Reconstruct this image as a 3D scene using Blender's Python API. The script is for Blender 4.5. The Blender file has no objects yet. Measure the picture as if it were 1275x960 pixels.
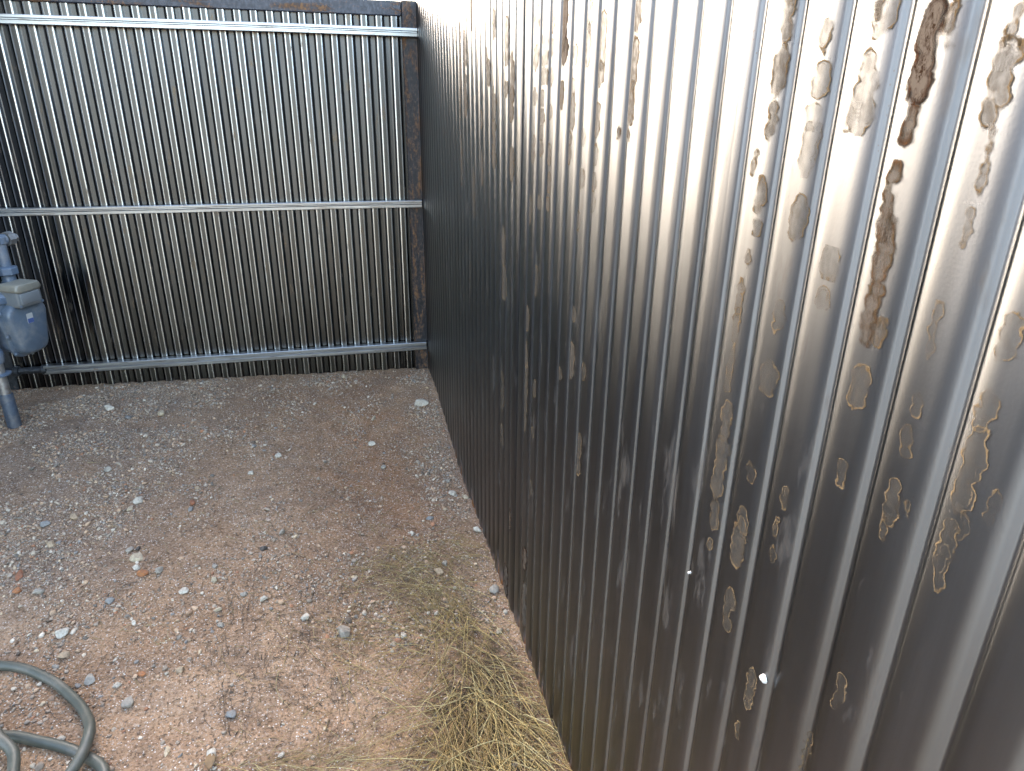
import bpy, math, random
import numpy as np
from mathutils import Vector, Matrix, noise as mnoise

# ------------------------------------------------------------------ camera, sky, sun, exposure
scene = bpy.context.scene
FL, YAW, PITCH, ROLL = 863.87, 0.238405679, -0.389759033, 0.0148129564   # calibrated at 1275 x 960
CAM = np.array([-0.3995, -3.5961, 1.4235])
fwd = np.array([math.sin(YAW) * math.cos(PITCH), math.cos(YAW) * math.cos(PITCH), math.sin(PITCH)])
rgt = np.cross(fwd, [0, 0, 1.0]); rgt /= np.linalg.norm(rgt)
upv = np.cross(rgt, fwd)
rgt, upv = math.cos(ROLL) * rgt + math.sin(ROLL) * upv, -math.sin(ROLL) * rgt + math.cos(ROLL) * upv
cam_data = bpy.data.cameras.new("camera")
cam = bpy.data.objects.new("camera", cam_data)
scene.collection.objects.link(cam)
cam.matrix_world = Matrix(((rgt[0], upv[0], -fwd[0], CAM[0]), (rgt[1], upv[1], -fwd[1], CAM[1]),
                           (rgt[2], upv[2], -fwd[2], CAM[2]), (0, 0, 0, 1)))
cam_data.sensor_fit = 'HORIZONTAL'
cam_data.sensor_width = 36.0
cam_data.lens = FL / 1275 * 36.0
cam_data.clip_start, cam_data.clip_end = 0.02, 2000.0
scene.camera = cam

SUN_EL, SUN_AZ = math.radians(31), math.radians(-22)      # azimuth from +Y towards +X; a wide, veiled sun: the yard has no hard shadows
world = bpy.data.worlds.new("World"); scene.world = world; world.use_nodes = True
wn = world.node_tree.nodes; wl = world.node_tree.links
wn.clear()
sky = wn.new('ShaderNodeTexSky'); sky.sky_type = 'NISHITA'; sky.sun_disc = False
sky.sun_elevation = SUN_EL; sky.sun_rotation = SUN_AZ
sky.air_density = 1.0; sky.dust_density = 3.6; sky.ozone_density = 0.0; sky.altitude = 700
bg = wn.new('ShaderNodeBackground'); bg.inputs['Strength'].default_value = 0.15
wo = wn.new('ShaderNodeOutputWorld')
tint = wn.new('ShaderNodeMix'); tint.data_type = 'RGBA'; tint.blend_type = 'MULTIPLY'; tint.inputs[0].default_value = 1.0
tint.inputs[7].default_value = (1.0, .93, .83, 1.0)      # warm tint, takes some blue out of the skylight
wl.new(sky.outputs[0], tint.inputs[6]); wl.new(tint.outputs[2], bg.inputs[0]); wl.new(bg.outputs[0], wo.inputs[0])

sl = bpy.data.lights.new("sun", 'SUN'); sl.energy = 0.5; sl.angle = math.radians(42); sl.color = (1.0, 0.96, 0.91)
sun = bpy.data.objects.new("sun", sl); scene.collection.objects.link(sun)
sd = Vector((math.sin(SUN_AZ) * math.cos(SUN_EL), math.cos(SUN_AZ) * math.cos(SUN_EL), math.sin(SUN_EL)))
sun.rotation_euler = sd.to_track_quat('Z', 'Y').to_euler(); sun.location = (6, 6, 6)

vs = scene.view_settings
vs.view_transform = 'Standard'; vs.look = 'None'; vs.gamma = 1.0; vs.exposure = 3.72
try: vs.use_curve_mapping = False
except Exception: pass
scene.cycles.max_bounces = 8; scene.cycles.glossy_bounces = 5; scene.cycles.diffuse_bounces = 4
scene.cycles.transparent_max_bounces = 12
scene.cycles.sample_clamp_indirect = 6.0

rng = np.random.default_rng(7)
random.seed(7)

# ------------------------------------------------------------------ small helpers
def px_ray(x, y): return fwd * FL + rgt * (x - 637.5) + upv * (480 - y)
def px_hit(x, y, ax, v):
    d = px_ray(x, y); return CAM + d * (v - CAM[ax]) / d[ax]
def smooth(a, b, x):
    t = np.clip((x - a) / (b - a), 0, 1); return t * t * (3 - 2 * t)

def link(o, parent=None):
    scene.collection.objects.link(o)
    if parent is not None: o.parent = parent
    return o
def wloc(p):
    v = Vector((0, 0, 0))
    while p is not None: v += p.location; p = p.parent
    return v
def tag(o, label=None, cat=None, group=None, kind=None):
    if label: o['label'] = label
    if cat: o['category'] = cat
    if group: o['group'] = group
    if kind: o['kind'] = kind
    return o
def empty(name, loc, label=None, cat=None, group=None):
    e = bpy.data.objects.new(name, None); e.location = loc; e.empty_display_size = 0.1
    return tag(link(e), label, cat, group)
def mesh_obj(name, V, F, mat, parent=None, sm=False, loc=None):
    """V in world coordinates, F list of index tuples or an (n,k) array."""
    V = np.asarray(V, float)
    base = np.array(wloc(parent)) if parent is not None else np.zeros(3)
    if loc is not None: base = base + (np.array(loc) - base)
    me = bpy.data.meshes.new(name)
    if isinstance(F, np.ndarray):
        n, k = F.shape
        me.vertices.add(len(V)); me.vertices.foreach_set('co', (V - base).astype(np.float32).ravel())
        me.loops.add(n * k); me.loops.foreach_set('vertex_index', F.astype(np.int32).ravel())
        me.polygons.add(n); me.polygons.foreach_set('loop_start', np.arange(0, n * k, k, dtype=np.int32))
        me.update(calc_edges=True); me.validate()
    else:
        me.from_pydata([tuple(v) for v in (V - base)], [], [tuple(f) for f in F]); me.update()
    mats = mat if isinstance(mat, (list, tuple)) else [mat]
    for m in mats: me.materials.append(m)
    if sm: me.polygons.foreach_set('use_smooth', np.ones(len(me.polygons), bool))
    o = bpy.data.objects.new(name, me)
    if loc is not None:
        o.location = Vector(loc) - (wloc(parent) if parent is not None else Vector((0, 0, 0)))
    return link(o, parent)

class MB:
    """collects simple shapes into one mesh (one part)"""
    def __init__(s): s.V = []; s.F = []
    def add(s, V, F):
        n = len(s.V); s.V += [tuple(v) for v in V]; s.F += [tuple(i + n for i in f) for f in F]; return s
    def box(s, c, size, rz=0.0, bev=0.0, M=None):
        hx, hy, hz = size[0] / 2, size[1] / 2, size[2] / 2
        if bev > 0:
            b = min(bev, hx * .9, hy * .9, hz * .9)
            P = []
            for z, k in ((-hz, 1), (-hz + b, 0), (hz - b, 0), (hz, 1)):
                ins = b if k else 0
                ax, ay = hx - ins, hy - ins
                q = b * (0.6 if k else 1)
                P += [(ax - q, -ay, z), (ax, -ay + q, z), (ax, ay - q, z), (ax - q, ay, z), (-ax + q, ay, z), (-ax, ay - q, z), (-ax, -ay + q, z), (-ax + q, -ay, z)]
            F = [tuple(range(7, -1, -1)), tuple(range(24, 32))]
            for l in range(3):
                for i in range(8):
                    j = (i + 1) % 8; F.append((l * 8 + i, l * 8 + j, l * 8 + 8 + j, l * 8 + 8 + i))
        else:
            P = [(x, y, z) for z in (-hz, hz) for x, y in ((-hx, -hy), (hx, -hy), (hx, hy), (-hx, hy))]
            F = [(3, 2, 1, 0), (4, 5, 6, 7)] + [(i, (i + 1) % 4, (i + 1) % 4 + 4, i + 4) for i in range(4)]
        ca, sa = math.cos(rz), math.sin(rz)
        P = [(c[0] + ca * x - sa * y, c[1] + sa * x + ca * y, c[2] + z) for x, y, z in P]
        return s.add(P, F)
    def lathe(s, base, axis, prof, n=20, caps=True):
        """prof: list of (distance along axis, radius)"""
        a = np.array(axis, float); a /= np.linalg.norm(a)
        t = np.cross(a, [0, 0, 1.0] if abs(a[2]) < .9 else [1.0, 0, 0]); t /= np.linalg.norm(t); w = np.cross(a, t)
        P = []; F = []
        for d, rr in prof:
            for i in range(n):
                th = 2 * math.pi * i / n
                P.append(np.array(base) + a * d + (t * math.cos(th) + w * math.sin(th)) * rr)
        for k in range(len(prof) - 1):
            for i in range(n):
                j = (i + 1) % n; F.append((k * n + i, k * n + j, k * n + n + j, k * n + n + i))
        if caps:
            F.append(tuple(range(n - 1, -1, -1))); F.append(tuple((len(prof) - 1) * n + i for i in range(n)))
        return s.add(P, F)
    def tube(s, pts, r, n=10, caps=True):
        pts = np.array(pts, float); T = np.gradient(pts, axis=0); T /= np.linalg.norm(T, axis=1)[:, None]
        nrm = np.cross(T[0], [0, 0, 1.0]);
        if np.linalg.norm(nrm) < 1e-3: nrm = np.cross(T[0], [1.0, 0, 0])
        nrm /= np.linalg.norm(nrm); P = []; F = []
        rr = np.broadcast_to(r, len(pts))
        for k in range(len(pts)):
            nrm = nrm - T[k] * (nrm @ T[k]); nrm /= np.linalg.norm(nrm); b = np.cross(T[k], nrm)
            for i in range(n):
                th = 2 * math.pi * i / n; P.append(pts[k] + rr[k] * (nrm * math.cos(th) + b * math.sin(th)))
        for k in range(len(pts) - 1):
            for i in range(n):
                j = (i + 1) % n; F.append((k * n + i, k * n + n + i, k * n + n + j, k * n + j))
        if caps:
            F.append(tuple(range(n))); F.append(tuple((len(pts) - 1) * n + n - 1 - i for i in range(n)))
        return s.add(P, F)
    def build(s, name, mat, parent=None, sm=False, loc=None):
        o = mesh_obj(name, s.V, s.F, mat, parent, sm, loc)
        if sm == 'angle' or sm is True:
            try:
                me = o.data; me.set_sharp_from_angle(angle=math.radians(40))
            except Exception: pass
        return o

# ------------------------------------------------------------------ materials
class NT:
    def __init__(s, name):
        s.m = bpy.data.materials.new(name); s.m.use_nodes = True
        s.n = s.m.node_tree.nodes; s.l = s.m.node_tree.links
        s.b = s.n['Principled BSDF']; s.out = s.n['Material Output']
        s.tc = s.n.new('ShaderNodeTexCoord')
    def set(s, **k):
        for key, v in k.items():
            i = s.b.inputs[key.replace('_', ' ')]
            if isinstance(v, bpy.types.NodeSocket): s.l.new(v, i)
            else: i.default_value = v
        return s
    def plug(s, v, i):
        if isinstance(v, bpy.types.NodeSocket): s.l.new(v, i)
        else: i.default_value = v
    def mapping(s, scale, loc=(0, 0, 0)):
        m = s.n.new('ShaderNodeMapping'); s.l.new(s.tc.outputs['Object'], m.inputs['Vector'])
        m.inputs['Scale'].default_value = scale; m.inputs['Location'].default_value = loc
        return m.outputs[0]
    def noise(s, vec, scale=1.0, detail=4, rough=.55, dist=0.0):
        t = s.n.new('ShaderNodeTexNoise'); s.l.new(vec, t.inputs['Vector'])
        t.inputs['Scale'].default_value = scale; t.inputs['Detail'].default_value = detail
        t.inputs['Roughness'].default_value = rough; t.inputs['Distortion'].default_value = dist
        return t.outputs['Fac']
    def voro(s, vec, scale=1.0, feature='F1', out='Distance'):
        t = s.n.new('ShaderNodeTexVoronoi'); t.feature = feature; s.l.new(vec, t.inputs['Vector'])
        t.inputs['Scale'].default_value = scale
        return t.outputs[out]
    def ramp(s, fac, stops, interp='LINEAR'):
        t = s.n.new('ShaderNodeValToRGB'); t.color_ramp.interpolation = interp; s.plug(fac, t.inputs[0])
        el = t.color_ramp.elements
        while len(el) < len(stops): el.new(.5)
        for e, (p, c) in zip(el, stops):
            e.position = p; e.color = (c, c, c, 1) if isinstance(c, (int, float)) else (*c, 1)
        return t.outputs[0]
    def math(s, op, a, b=0.0, c=0.0, clamp=False):
        t = s.n.new('ShaderNodeMath'); t.operation = op; t.use_clamp = clamp
        s.plug(a, t.inputs[0]); s.plug(b, t.inputs[1]); s.plug(c, t.inputs[2]); return t.outputs[0]
    def mix(s, fac, a, b, mode='MIX'):
        t = s.n.new('ShaderNodeMix'); t.data_type = 'RGBA'; t.blend_type = mode
        s.plug(fac, t.inputs[0])
        for v, i in ((a, 6), (b, 7)):
            if isinstance(v, tuple): t.inputs[i].default_value = (*v, 1) if len(v) == 3 else v
            else: s.plug(v, t.inputs[i])
        return t.outputs[2]
    def attr(s, name, out='Fac'):
        t = s.n.new('ShaderNodeAttribute'); t.attribute_name = name; return t.outputs[out]
    def sep(s, vec):
        t = s.n.new('ShaderNodeSeparateXYZ'); s.l.new(vec, t.inputs[0]); return t.outputs
    def bump(s, h, strength=.3, dist=.002):
        t = s.n.new('ShaderNodeBump'); s.plug(h, t.inputs['Height']); t.inputs['Strength'].default_value = strength
        t.inputs['Distance'].default_value = dist; s.l.new(t.outputs[0], s.b.inputs['Normal']); return t

def mat_sheet(name, col=(.50, .49, .47), rough=.36, u_axis=1, spots=.5, bend=None, aniso=-.55):
    """bare mill-finish corrugated steel: vertical roll streaks, oily film, scattered specks, rust at the foot"""
    t = NT(name)
    sc = (1, 60, 0.7) if u_axis == 1 else (60, 1, 0.7)
    streak = t.noise(t.mapping(sc), 1.0, 3, .6)
    film = t.noise(t.mapping((9, 9, 1.6)), 1.0, 3, .6)
    fine = t.noise(t.mapping((380, 380, 380)), 1.0, 0, .5)
    blot = t.noise(t.mapping((26, 26, 7), (3, 1, 8)), 1.0, 4, .65)
    base = t.mix(t.ramp(film, [(.3, 0), (.7, 1)]), tuple(c * .86 for c in col), tuple(min(1, c * 1.12) for c in col))
    base = t.mix(t.ramp(streak, [(.35, 0.0), (.75, .35)]), base, (col[0] * .66, col[1] * .63, col[2] * .58))
    if bend: base = t.mix(t.math('MULTIPLY', t.attr('bend'), t.ramp(film, [(.25, .7), (.6, 1)])), base, bend)   # bright rib lines: reflected highlights painted into the base colour
    # brownish dried film in vertical blotches
    fm = t.math('MULTIPLY', t.ramp(blot, [(.60, 0), (.70, 1)]), spots)
    base = t.mix(fm, base, (.10, .078, .055))
    # specks
    sp = t.voro(t.mapping((150, 150, 120)), 1.0)
    spm = t.math('MULTIPLY', t.ramp(sp, [(.06, 1), (.13, 0)]), t.ramp(t.noise(t.mapping((14, 14, 5), (9, 0, 0)), 1, 3), [(.56, 0), (.68, 1)]))
    base = t.mix(t.math('MULTIPLY', spm, .8), base, (.13, .085, .05))
    # rust near the ground, ragged
    z = t.sep(t.tc.outputs['Object'])[2]
    rr = t.math('ADD', t.math('MULTIPLY', t.noise(t.mapping((34, 34, 3.2), (0, 5, 2)), 1, 5, .6), .52), t.math('MULTIPLY', z, -1.15))
    rm = t.ramp(rr, [(.29, 0), (.37, 1)])
    rustc = t.ramp(t.noise(t.mapping((60, 60, 40)), 1, 4), [(.3, (.05, .022, .010)), (.62, (.22, .085, .022))])
    base = t.mix(rm, base, rustc)
    notmet = t.math('MAXIMUM', rm, t.math('MULTIPLY', fm, .55))
    t.set(Base_Color=base, Metallic=0.0, Roughness=.75)
    t.b.inputs['Specular IOR Level'].default_value = .15
    bp = t.bump(fine, .05, .0008)
    # rolled metal: Beckmann gloss, smeared along the sheet
    g = t.n.new('ShaderNodeBsdfAnisotropic'); g.distribution = 'BECKMANN'
    tn = t.n.new('ShaderNodeTangent'); tn.direction_type = 'UV_MAP'; tn.uv_map = 'grain'
    lw = t.n.new('ShaderNodeLayerWeight'); lw.inputs[0].default_value = .5
    t.plug(t.mix(t.math('MULTIPLY', t.math('POWER', lw.outputs['Facing'], 5.0), .6), base, (.95, .95, .95)), g.inputs['Color']); t.plug(t.math('ADD', rough - .03, t.math('MULTIPLY', film, .06)), g.inputs['Roughness'])
    g.inputs['Anisotropy'].default_value = aniso
    t.l.new(tn.outputs[0], g.inputs['Tangent']); t.l.new(bp.outputs[0], g.inputs['Normal'])
    mx = t.n.new('ShaderNodeMixShader'); t.plug(t.math('MULTIPLY', notmet, .9), mx.inputs[0])
    t.l.new(g.outputs[0], mx.inputs[1]); t.l.new(t.b.outputs[0], mx.inputs[2]); t.l.new(mx.outputs[0], t.out.inputs[0])
    return t.m

def mat_stain():
    """dried water and rust rings on the metal: shape attributes come with the mesh"""
    t = NT('dried_stain')
    v = t.mapping((1, 1, 1))
    sdv = t.attr('sd'); rust = t.attr('rust'); seed = t.attr('seed')
    n1 = t.noise(t.mapping((150, 150, 90)), 1, 4, .6)
    n2 = t.noise(t.mapping((420, 420, 300)), 1, 3, .6)
    n0 = t.noise(t.mapping((45, 45, 22)), 1, 3, .6)
    s = t.math('ADD', sdv, t.math('MULTIPLY', t.math('SUBTRACT', n1, .5), .0042))
    s = t.math('ADD', s, t.math('MULTIPLY', t.math('SUBTRACT', n2, .5), .0030))
    s = t.math('ADD', s, t.math('MULTIPLY', t.math('SUBTRACT', n0, .5), .009))
    ring = t.math('SUBTRACT', 1.0, t.math('DIVIDE', t.math('ABSOLUTE', t.math('SUBTRACT', s, .0008)), t.math('ADD', .0011, t.math('MULTIPLY', rust, .0026))), clamp=True)
    ring2 = t.math('SUBTRACT', 1.0, t.math('DIVIDE', t.math('ABSOLUTE', t.math('SUBTRACT', s, .0042)), .0010), clamp=True)
    ring = t.math('MAXIMUM', ring, t.math('MULTIPLY', ring2, t.ramp(n0, [(.45, 0), (.6, .7)])))
    inside = t.ramp(t.math('MULTIPLY', s, 400.0), [(.0, 0), (1.0, 1)])
    patch = t.ramp(n1, [(.40, 0), (.62, 1)])
    a_in = t.math('MULTIPLY', inside, t.math('ADD', t.math('ADD', .12, t.math('MULTIPLY', patch, .14)), t.math('MULTIPLY', rust, t.math('ADD', .78, t.math('MULTIPLY', patch, .36)))))
    ringvar = t.ramp(t.noise(t.mapping((70, 70, 40), (4, 4, 4)), 1, 3), [(.38, .10), (.60, 1)])
    alpha = t.math('MULTIPLY', t.math('MAXIMUM', a_in, t.math('MULTIPLY', ring, t.math('MULTIPLY', ringvar, 1.5))), t.attr('strength'), clamp=True)
    tan = t.ramp(n2, [(.3, (.085, .054, .024)), (.7, (.185, .130, .066))])
    dark = t.ramp(n1, [(.42, (.006, .0035, .0025)), (.58, (.028, .011, .005)), (.75, (.085, .034, .012))])
    rc = t.mix(rust, tan, dark)
    inn = t.mix(t.math('MULTIPLY', patch, t.ramp(n2, [(.40, .2), (.56, 1)])), t.mix(rust, (.115, .112, .105), (.085, .068, .054)), t.mix(rust, (.12, .105, .085), (.016, .007, .003)))
    col = t.mix(ring, inn, rc)
    t.b.inputs['Specular IOR Level'].default_value = .02
    t.set(Base_Color=col, Roughness=.8, Alpha=alpha,
          Metallic=t.math('MULTIPLY', t.math('SUBTRACT', 1.0, ring), t.math('SUBTRACT', .65, t.math('MULTIPLY', rust, .65))))
    t.bump(t.math('ADD', ring, t.math('MULTIPLY', n2, .5)), .25, .001)
    return t.m

def mat_steel_rust(name, steel=(.055, .058, .075), rustamt=.5, vert=True, metal=.6, rough=.42):
    """dark mill-scale structural steel with orange rust blooming through it"""
    t = NT(name)
    n = t.noise(t.mapping((26, 26, 5) if vert else (5, 26, 26)), 1, 6, .65, .5)
    n2 = t.noise(t.mapping((90, 90, 60)), 1, 4, .6)
    m = t.ramp(t.math('ADD', t.math('MULTIPLY', n, .75), t.math('MULTIPLY', n2, .25)), [(.62 - .25 * rustamt, 0), (.72 - .25 * rustamt, 1)])
    rc = t.ramp(n2, [(.3, (.028, .016, .010)), (.5, (.075, .036, .016)), (.72, (.16, .078, .030))])
    st = t.mix(t.ramp(n2, [(.4, 0), (.7, 1)]), steel, tuple(c * 2.0 for c in steel))
    t.set(Base_Color=t.mix(m, st, rc), Metallic=t.math('MULTIPLY', t.math('SUBTRACT', 1.0, m), metal),
          Roughness=t.math('ADD', rough, t.math('MULTIPLY', m, .4)))
    t.bump(t.math('ADD', t.math('MULTIPLY', m, .6), t.math('MULTIPLY', n2, .5)), .35, .002)
    return t.m

def mat_rail():
    t = NT('galvanised_rail')
    n = t.noise(t.mapping((2.2, 60, 60)), 1, 5, .6)
    b = t.noise(t.mapping((14, 40, 40), (2, 2, 2)), 1, 5, .65, .6)
    col = t.mix(t.ramp(n, [(.35, 0), (.7, 1)]), (.25, .26, .275), (.44, .455, .47))
    m = t.ramp(b, [(.66, 0), (.72, 1)])
    col = t.mix(m, col, (.17, .09, .035))
    dk = t.ramp(t.noise(t.mapping((9, 200, 120), (7, 1, 1)), 1, 4), [(.56, 0), (.66, .6)])
    col = t.mix(dk, col, (.14, .12, .10))
    t.set(Base_Color=col, Metallic=t.math('SUBTRACT', 1.0, t.math('MULTIPLY', m, .8)), Roughness=t.math('ADD', .26, t.math('MULTIPLY', n, .18)))
    t.bump(n, .1, .001)
    return t.m

def mat_ground():
    t = NT('sandy_gravel_soil')
    o = t.mapping((1, 1, 1))
    big = t.noise(t.mapping((1.7, 1.7, 1.7)), 1, 3, .6)
    mid = t.noise(t.mapping((11, 11, 11)), 1, 4, .65)
    grit = t.noise(t.mapping((130, 130, 130)), 1, 3, .7)
    col = t.ramp(big, [(.3, (.24, .138, .075)), (.5, (.305, .185, .106)), (.7, (.37, .236, .140))])
    col = t.mix(t.math('MULTIPLY', t.attr('red'), .75), col, (.285, .145, .072))
    col = t.mix(t.math('MULTIPLY', t.attr('sand'), .7), col, (.385, .257, .162))
    col = t.mix(t.math('MULTIPLY', t.attr('grey'), .6), col, (.20, .152, .118))
    col = t.mix(t.ramp(mid, [(.35, .5), (.6, 0)]), col, (.14, .092, .065))
    col = t.mix(t.ramp(grit, [(.34, .85), (.47, 0)]), col, (.075, .048, .032))
    col = t.mix(t.ramp(grit, [(.56, 0), (.68, .7)]), col, (.47, .385, .31))
    vd = t.n.new('ShaderNodeTexVoronoi'); t.l.new(t.mapping((170, 170, 170)), vd.inputs['Vector']); vd.inputs['Scale'].default_value = 1
    vr = t.sep(vd.outputs['Color'])
    pm = t.math('MULTIPLY', t.ramp(vd.outputs['Distance'], [(.24, 1), (.38, 0)]), t.ramp(vr[0], [(.58, 0), (.62, 1)]))
    pc = t.ramp(vr[1], [(0, (.10, .08, .07)), (.35, (.30, .22, .17)), (.7, (.50, .44, .38)), (1, (.66, .62, .57))])
    col = t.mix(pm, col, pc)
    t.set(Base_Color=col, Roughness=.95)
    t.b.inputs['Specular IOR Level'].default_value = .15
    h = grit
    t.bump(h, 1.0, .009)
    return t.m

def mat_stone(name, col=None):
    t = NT(name)
    n = t.noise(t.mapping((160, 160, 160)), 1, 5, .65)
    n2 = t.noise(t.mapping((45, 45, 45)), 1, 4, .6)
    if col is None: c = t.attr('col', 'Color')
    else: c = t.mix(t.ramp(n2, [(.35, 0), (.65, 1)]), tuple(x * .72 for x in col), tuple(min(.85, x * 1.1) for x in col))
    c = t.mix(t.ramp(n, [(.3, .55), (.55, 0)]), c, (.16, .12, .09))
    t.set(Base_Color=c, Roughness=.85)
    t.bump(t.math('ADD', n, n2), .5, .003)
    return t.m

def mat_simple(name, col, rough=.5, metal=0.0, var=.15, scale=60, bump=.1, dirt=None, dirtamt=.4):
    t = NT(name)
    n = t.noise(t.mapping((scale,) * 3), 1, 5, .6)
    c = t.mix(t.ramp(n, [(.3, 0), (.7, 1)]), tuple(x * (1 - var) for x in col), tuple(min(1, x * (1 + var)) for x in col))
    if dirt:
        d = t.ramp(t.noise(t.mapping((scale * .35,) * 3, (3, 3, 3)), 1, 6, .65), [(.48, 0), (.66, dirtamt)])
        c = t.mix(d, c, dirt)
    t.set(Base_Color=c, Roughness=t.math('ADD', rough - .05, t.math('MULTIPLY', n, .1)), Metallic=metal)
    t.bump(n, bump, .002)
    return t.m

def mat_attr(name, rough=.8, trans=False):
    t = NT(name)
    n = t.noise(t.mapping((200, 200, 200)), 1, 2)
    c = t.mix(t.ramp(n, [(.3, .25), (.6, 0)]), t.attr('col', 'Color'), (.10, .07, .035))
    t.set(Base_Color=c, Roughness=rough)
    return t.m

M_SHEET_R = mat_sheet('right_sheet_steel', (.170, .179, .189), .415, 1, .40)
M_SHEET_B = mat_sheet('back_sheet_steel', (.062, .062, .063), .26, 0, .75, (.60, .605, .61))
M_STAIN = mat_stain()
M_POST = mat_steel_rust('rusty_post_steel', (.018, .018, .021), rustamt=.55)
M_BEAM = mat_steel_rust('mill_scale_beam_steel', (.026, .027, .034), .42, False)
M_DARK = mat_steel_rust('dark_pipe_steel', (.03, .032, .036), .05, False, .5, .4)
M_RAIL = mat_rail()
M_GROUND = mat_ground()
M_GRAVEL = mat_stone('gravel_stone')

# ------------------------------------------------------------------ ground
def ground_z(x, y):
    x = np.asarray(x, float); y = np.asarray(y, float)
    back = .052 + .018 * np.clip(-x, 0, 2.2)
    z = np.where(True, back, 0) * 1.0
    side = smooth(-1.1, 0.03, x) * smooth(.15, 1.1, -y)
    z = z - .105 * side + .02 * smooth(2.2, 3.0, -y) * smooth(-1.0, 0.03, x)
    far = np.maximum(np.abs(x + .8) - 2.5, 0) + np.maximum(np.abs(y + 1.6) - 2.4, 0)
    z = z * np.exp(-far * .3)
    return z
def fbm(x, y, f, seed=0.0, oct=4):
    out = np.zeros(len(x))
    for i in range(len(x)):
        out[i] = mnoise.fractal((x[i] * f + seed, y[i] * f - seed, seed), 1.0, 2.0, oct)
    return out
def spacing(lo, hi, step, far):
    a = list(np.arange(lo, hi + 1e-6, step)); s = step; p = a[-1]; r = []
    while p < far: s *= 1.35; p += s; r.append(p)
    s = step; p = a[0]; l = []
    while p > -far: s *= 1.35; p -= s; l.append(p)
    return np.array(l[::-1] + a + r)
gx = spacing(-2.3, 0.10, .010, 400); gy = spacing(-2.75, 0.06, .010, 400)
GX, GY = np.meshgrid(gx, gy); fx, fy = GX.ravel(), GY.ravel()
near = (fx > -2.6) & (fx < .3) & (fy > -3.2) & (fy < .3)
gz = ground_z(fx, fy)
d1 = np.zeros(len(fx)); d2 = np.zeros(len(fx)); d3 = np.zeros(len(fx))
d1[near] = fbm(fx[near], fy[near], 2.3, 3.1, 3); d2[near] = fbm(fx[near], fy[near], 9.0, 7.7, 3); d3[near] = fbm(fx[near], fy[near], 38.0, 1.7, 3)
gz = gz + .010 * d1 + .0045 * d2 + .0020 * d3
def gauss_px(px, py, rx, ry, x, y):
    """a soft patch centred where the photograph shows it, in ground metres"""
    c = px_hit(px, py, 2, .03)
    return np.exp(-(((x - c[0]) / rx) ** 2 + ((y - c[1]) / ry) ** 2))
def field_red(x, y): return np.clip(gauss_px(470, 560, .28, .45, x, y) * .9 + gauss_px(420, 500, .3, .25, x, y) * .6 + gauss_px(520, 640, .18, .3, x, y) * .6, 0, 1)
def field_sand(x, y): return np.clip(gauss_px(330, 860, .22, .26, x, y) + gauss_px(300, 640, .16, .35, x, y) * .6 + gauss_px(460, 880, .2, .2, x, y) * .8 + gauss_px(180, 900, .15, .12, x, y) * .6 + gauss_px(615, 720, .06, .2, x, y) * .8 + gauss_px(210, 580, .2, .15, x, y) * .5, 0, 1)
def field_grey(x, y): return np.clip(gauss_px(90, 560, .45, .45, x, y) + gauss_px(40, 700, .4, .4, x, y) * .8 + gauss_px(160, 500, .5, .2, x, y) * .7 + gauss_px(560, 560, .12, .6, x, y) * .6 + gauss_px(500, 700, .25, .25, x, y) * .5, 0, 1)
def ground_at(x, y):
    """surface height incl. relief, by bilinear lookup"""
    ix = np.clip(np.searchsorted(gx, x) - 1, 0, len(gx) - 2); iy = np.clip(np.searchsorted(gy, y) - 1, 0, len(gy) - 2)
    Z = gz.reshape(GX.shape)
    tx = (x - gx[ix]) / (gx[ix + 1] - gx[ix]); ty = (y - gy[iy]) / (gy[iy + 1] - gy[iy])
    return (Z[iy, ix] * (1 - tx) * (1 - ty) + Z[iy, ix + 1] * tx * (1 - ty) + Z[iy + 1, ix] * (1 - tx) * ty + Z[iy + 1, ix + 1] * tx * ty)
nx, ny = len(gx), len(gy)
idx = np.arange(nx * ny).reshape(ny, nx)
GF = np.stack([idx[:-1, :-1], idx[:-1, 1:], idx[1:, 1:], idx[1:, :-1]], -1).reshape(-1, 4)
ground = mesh_obj('ground', np.stack([fx, fy, gz], 1), GF, M_GROUND, sm=True)
tag(ground, 'pinkish brown sandy soil floor of the yard', None, None, 'structure')
for nm, fn in (('red', field_red), ('sand', field_sand), ('grey', field_grey)):
    a = ground.data.attributes.new(nm, 'FLOAT', 'POINT')
    v = fn(fx, fy); v = np.where(near, np.clip(v * (1 + .9 * d2) , 0, 1), 0)
    a.data.foreach_set('value', v.astype(np.float32))

# ------------------------------------------------------------------ corrugated sheets
def grain_uv(o, ax):
    me = o.data; co = np.zeros(len(me.vertices) * 3, np.float32); me.vertices.foreach_get('co', co); co = co.reshape(-1, 3)
    li = np.zeros(len(me.loops), np.int32); me.loops.foreach_get('vertex_index', li)
    me.uv_layers.new(name='grain').data.foreach_set('uv', np.stack([co[li, 2], co[li, ax]], 1).astype(np.float32).ravel())
    return o
P = 0.0678; DEP = 0.0056; DEP_B = 0.0092; NS = 28
tt = np.linspace(0, 1, 401)[:-1]
trap = np.clip((np.abs(((tt + .5) % 1) - .5) - .20) / .13, 0, 1)        # 0 proud top, 1 valley bottom
ta = np.abs(((tt + .5) % 1) - .5)
arch = np.where(ta < .15, 0, np.where(ta < .42, .52 * ((ta - .15) / .27) ** 2, np.clip(.52 + .48 * (ta - .42) / .04, 0, 1)))   # broad rounded shoulders, narrow groove
def blur(a, s):
    ker = np.exp(-.5 * (np.arange(-60, 61) / 400 / s) ** 2); ker /= ker.sum()
    return np.convolve(np.concatenate([a, a, a]), ker, 'same')[400:800]
trap = blur(trap, .026); arch = blur(arch, .014)
def prof(t): return DEP * np.interp(np.mod(t, 1), np.append(tt, 1), np.append(arch, arch[0]))
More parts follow.
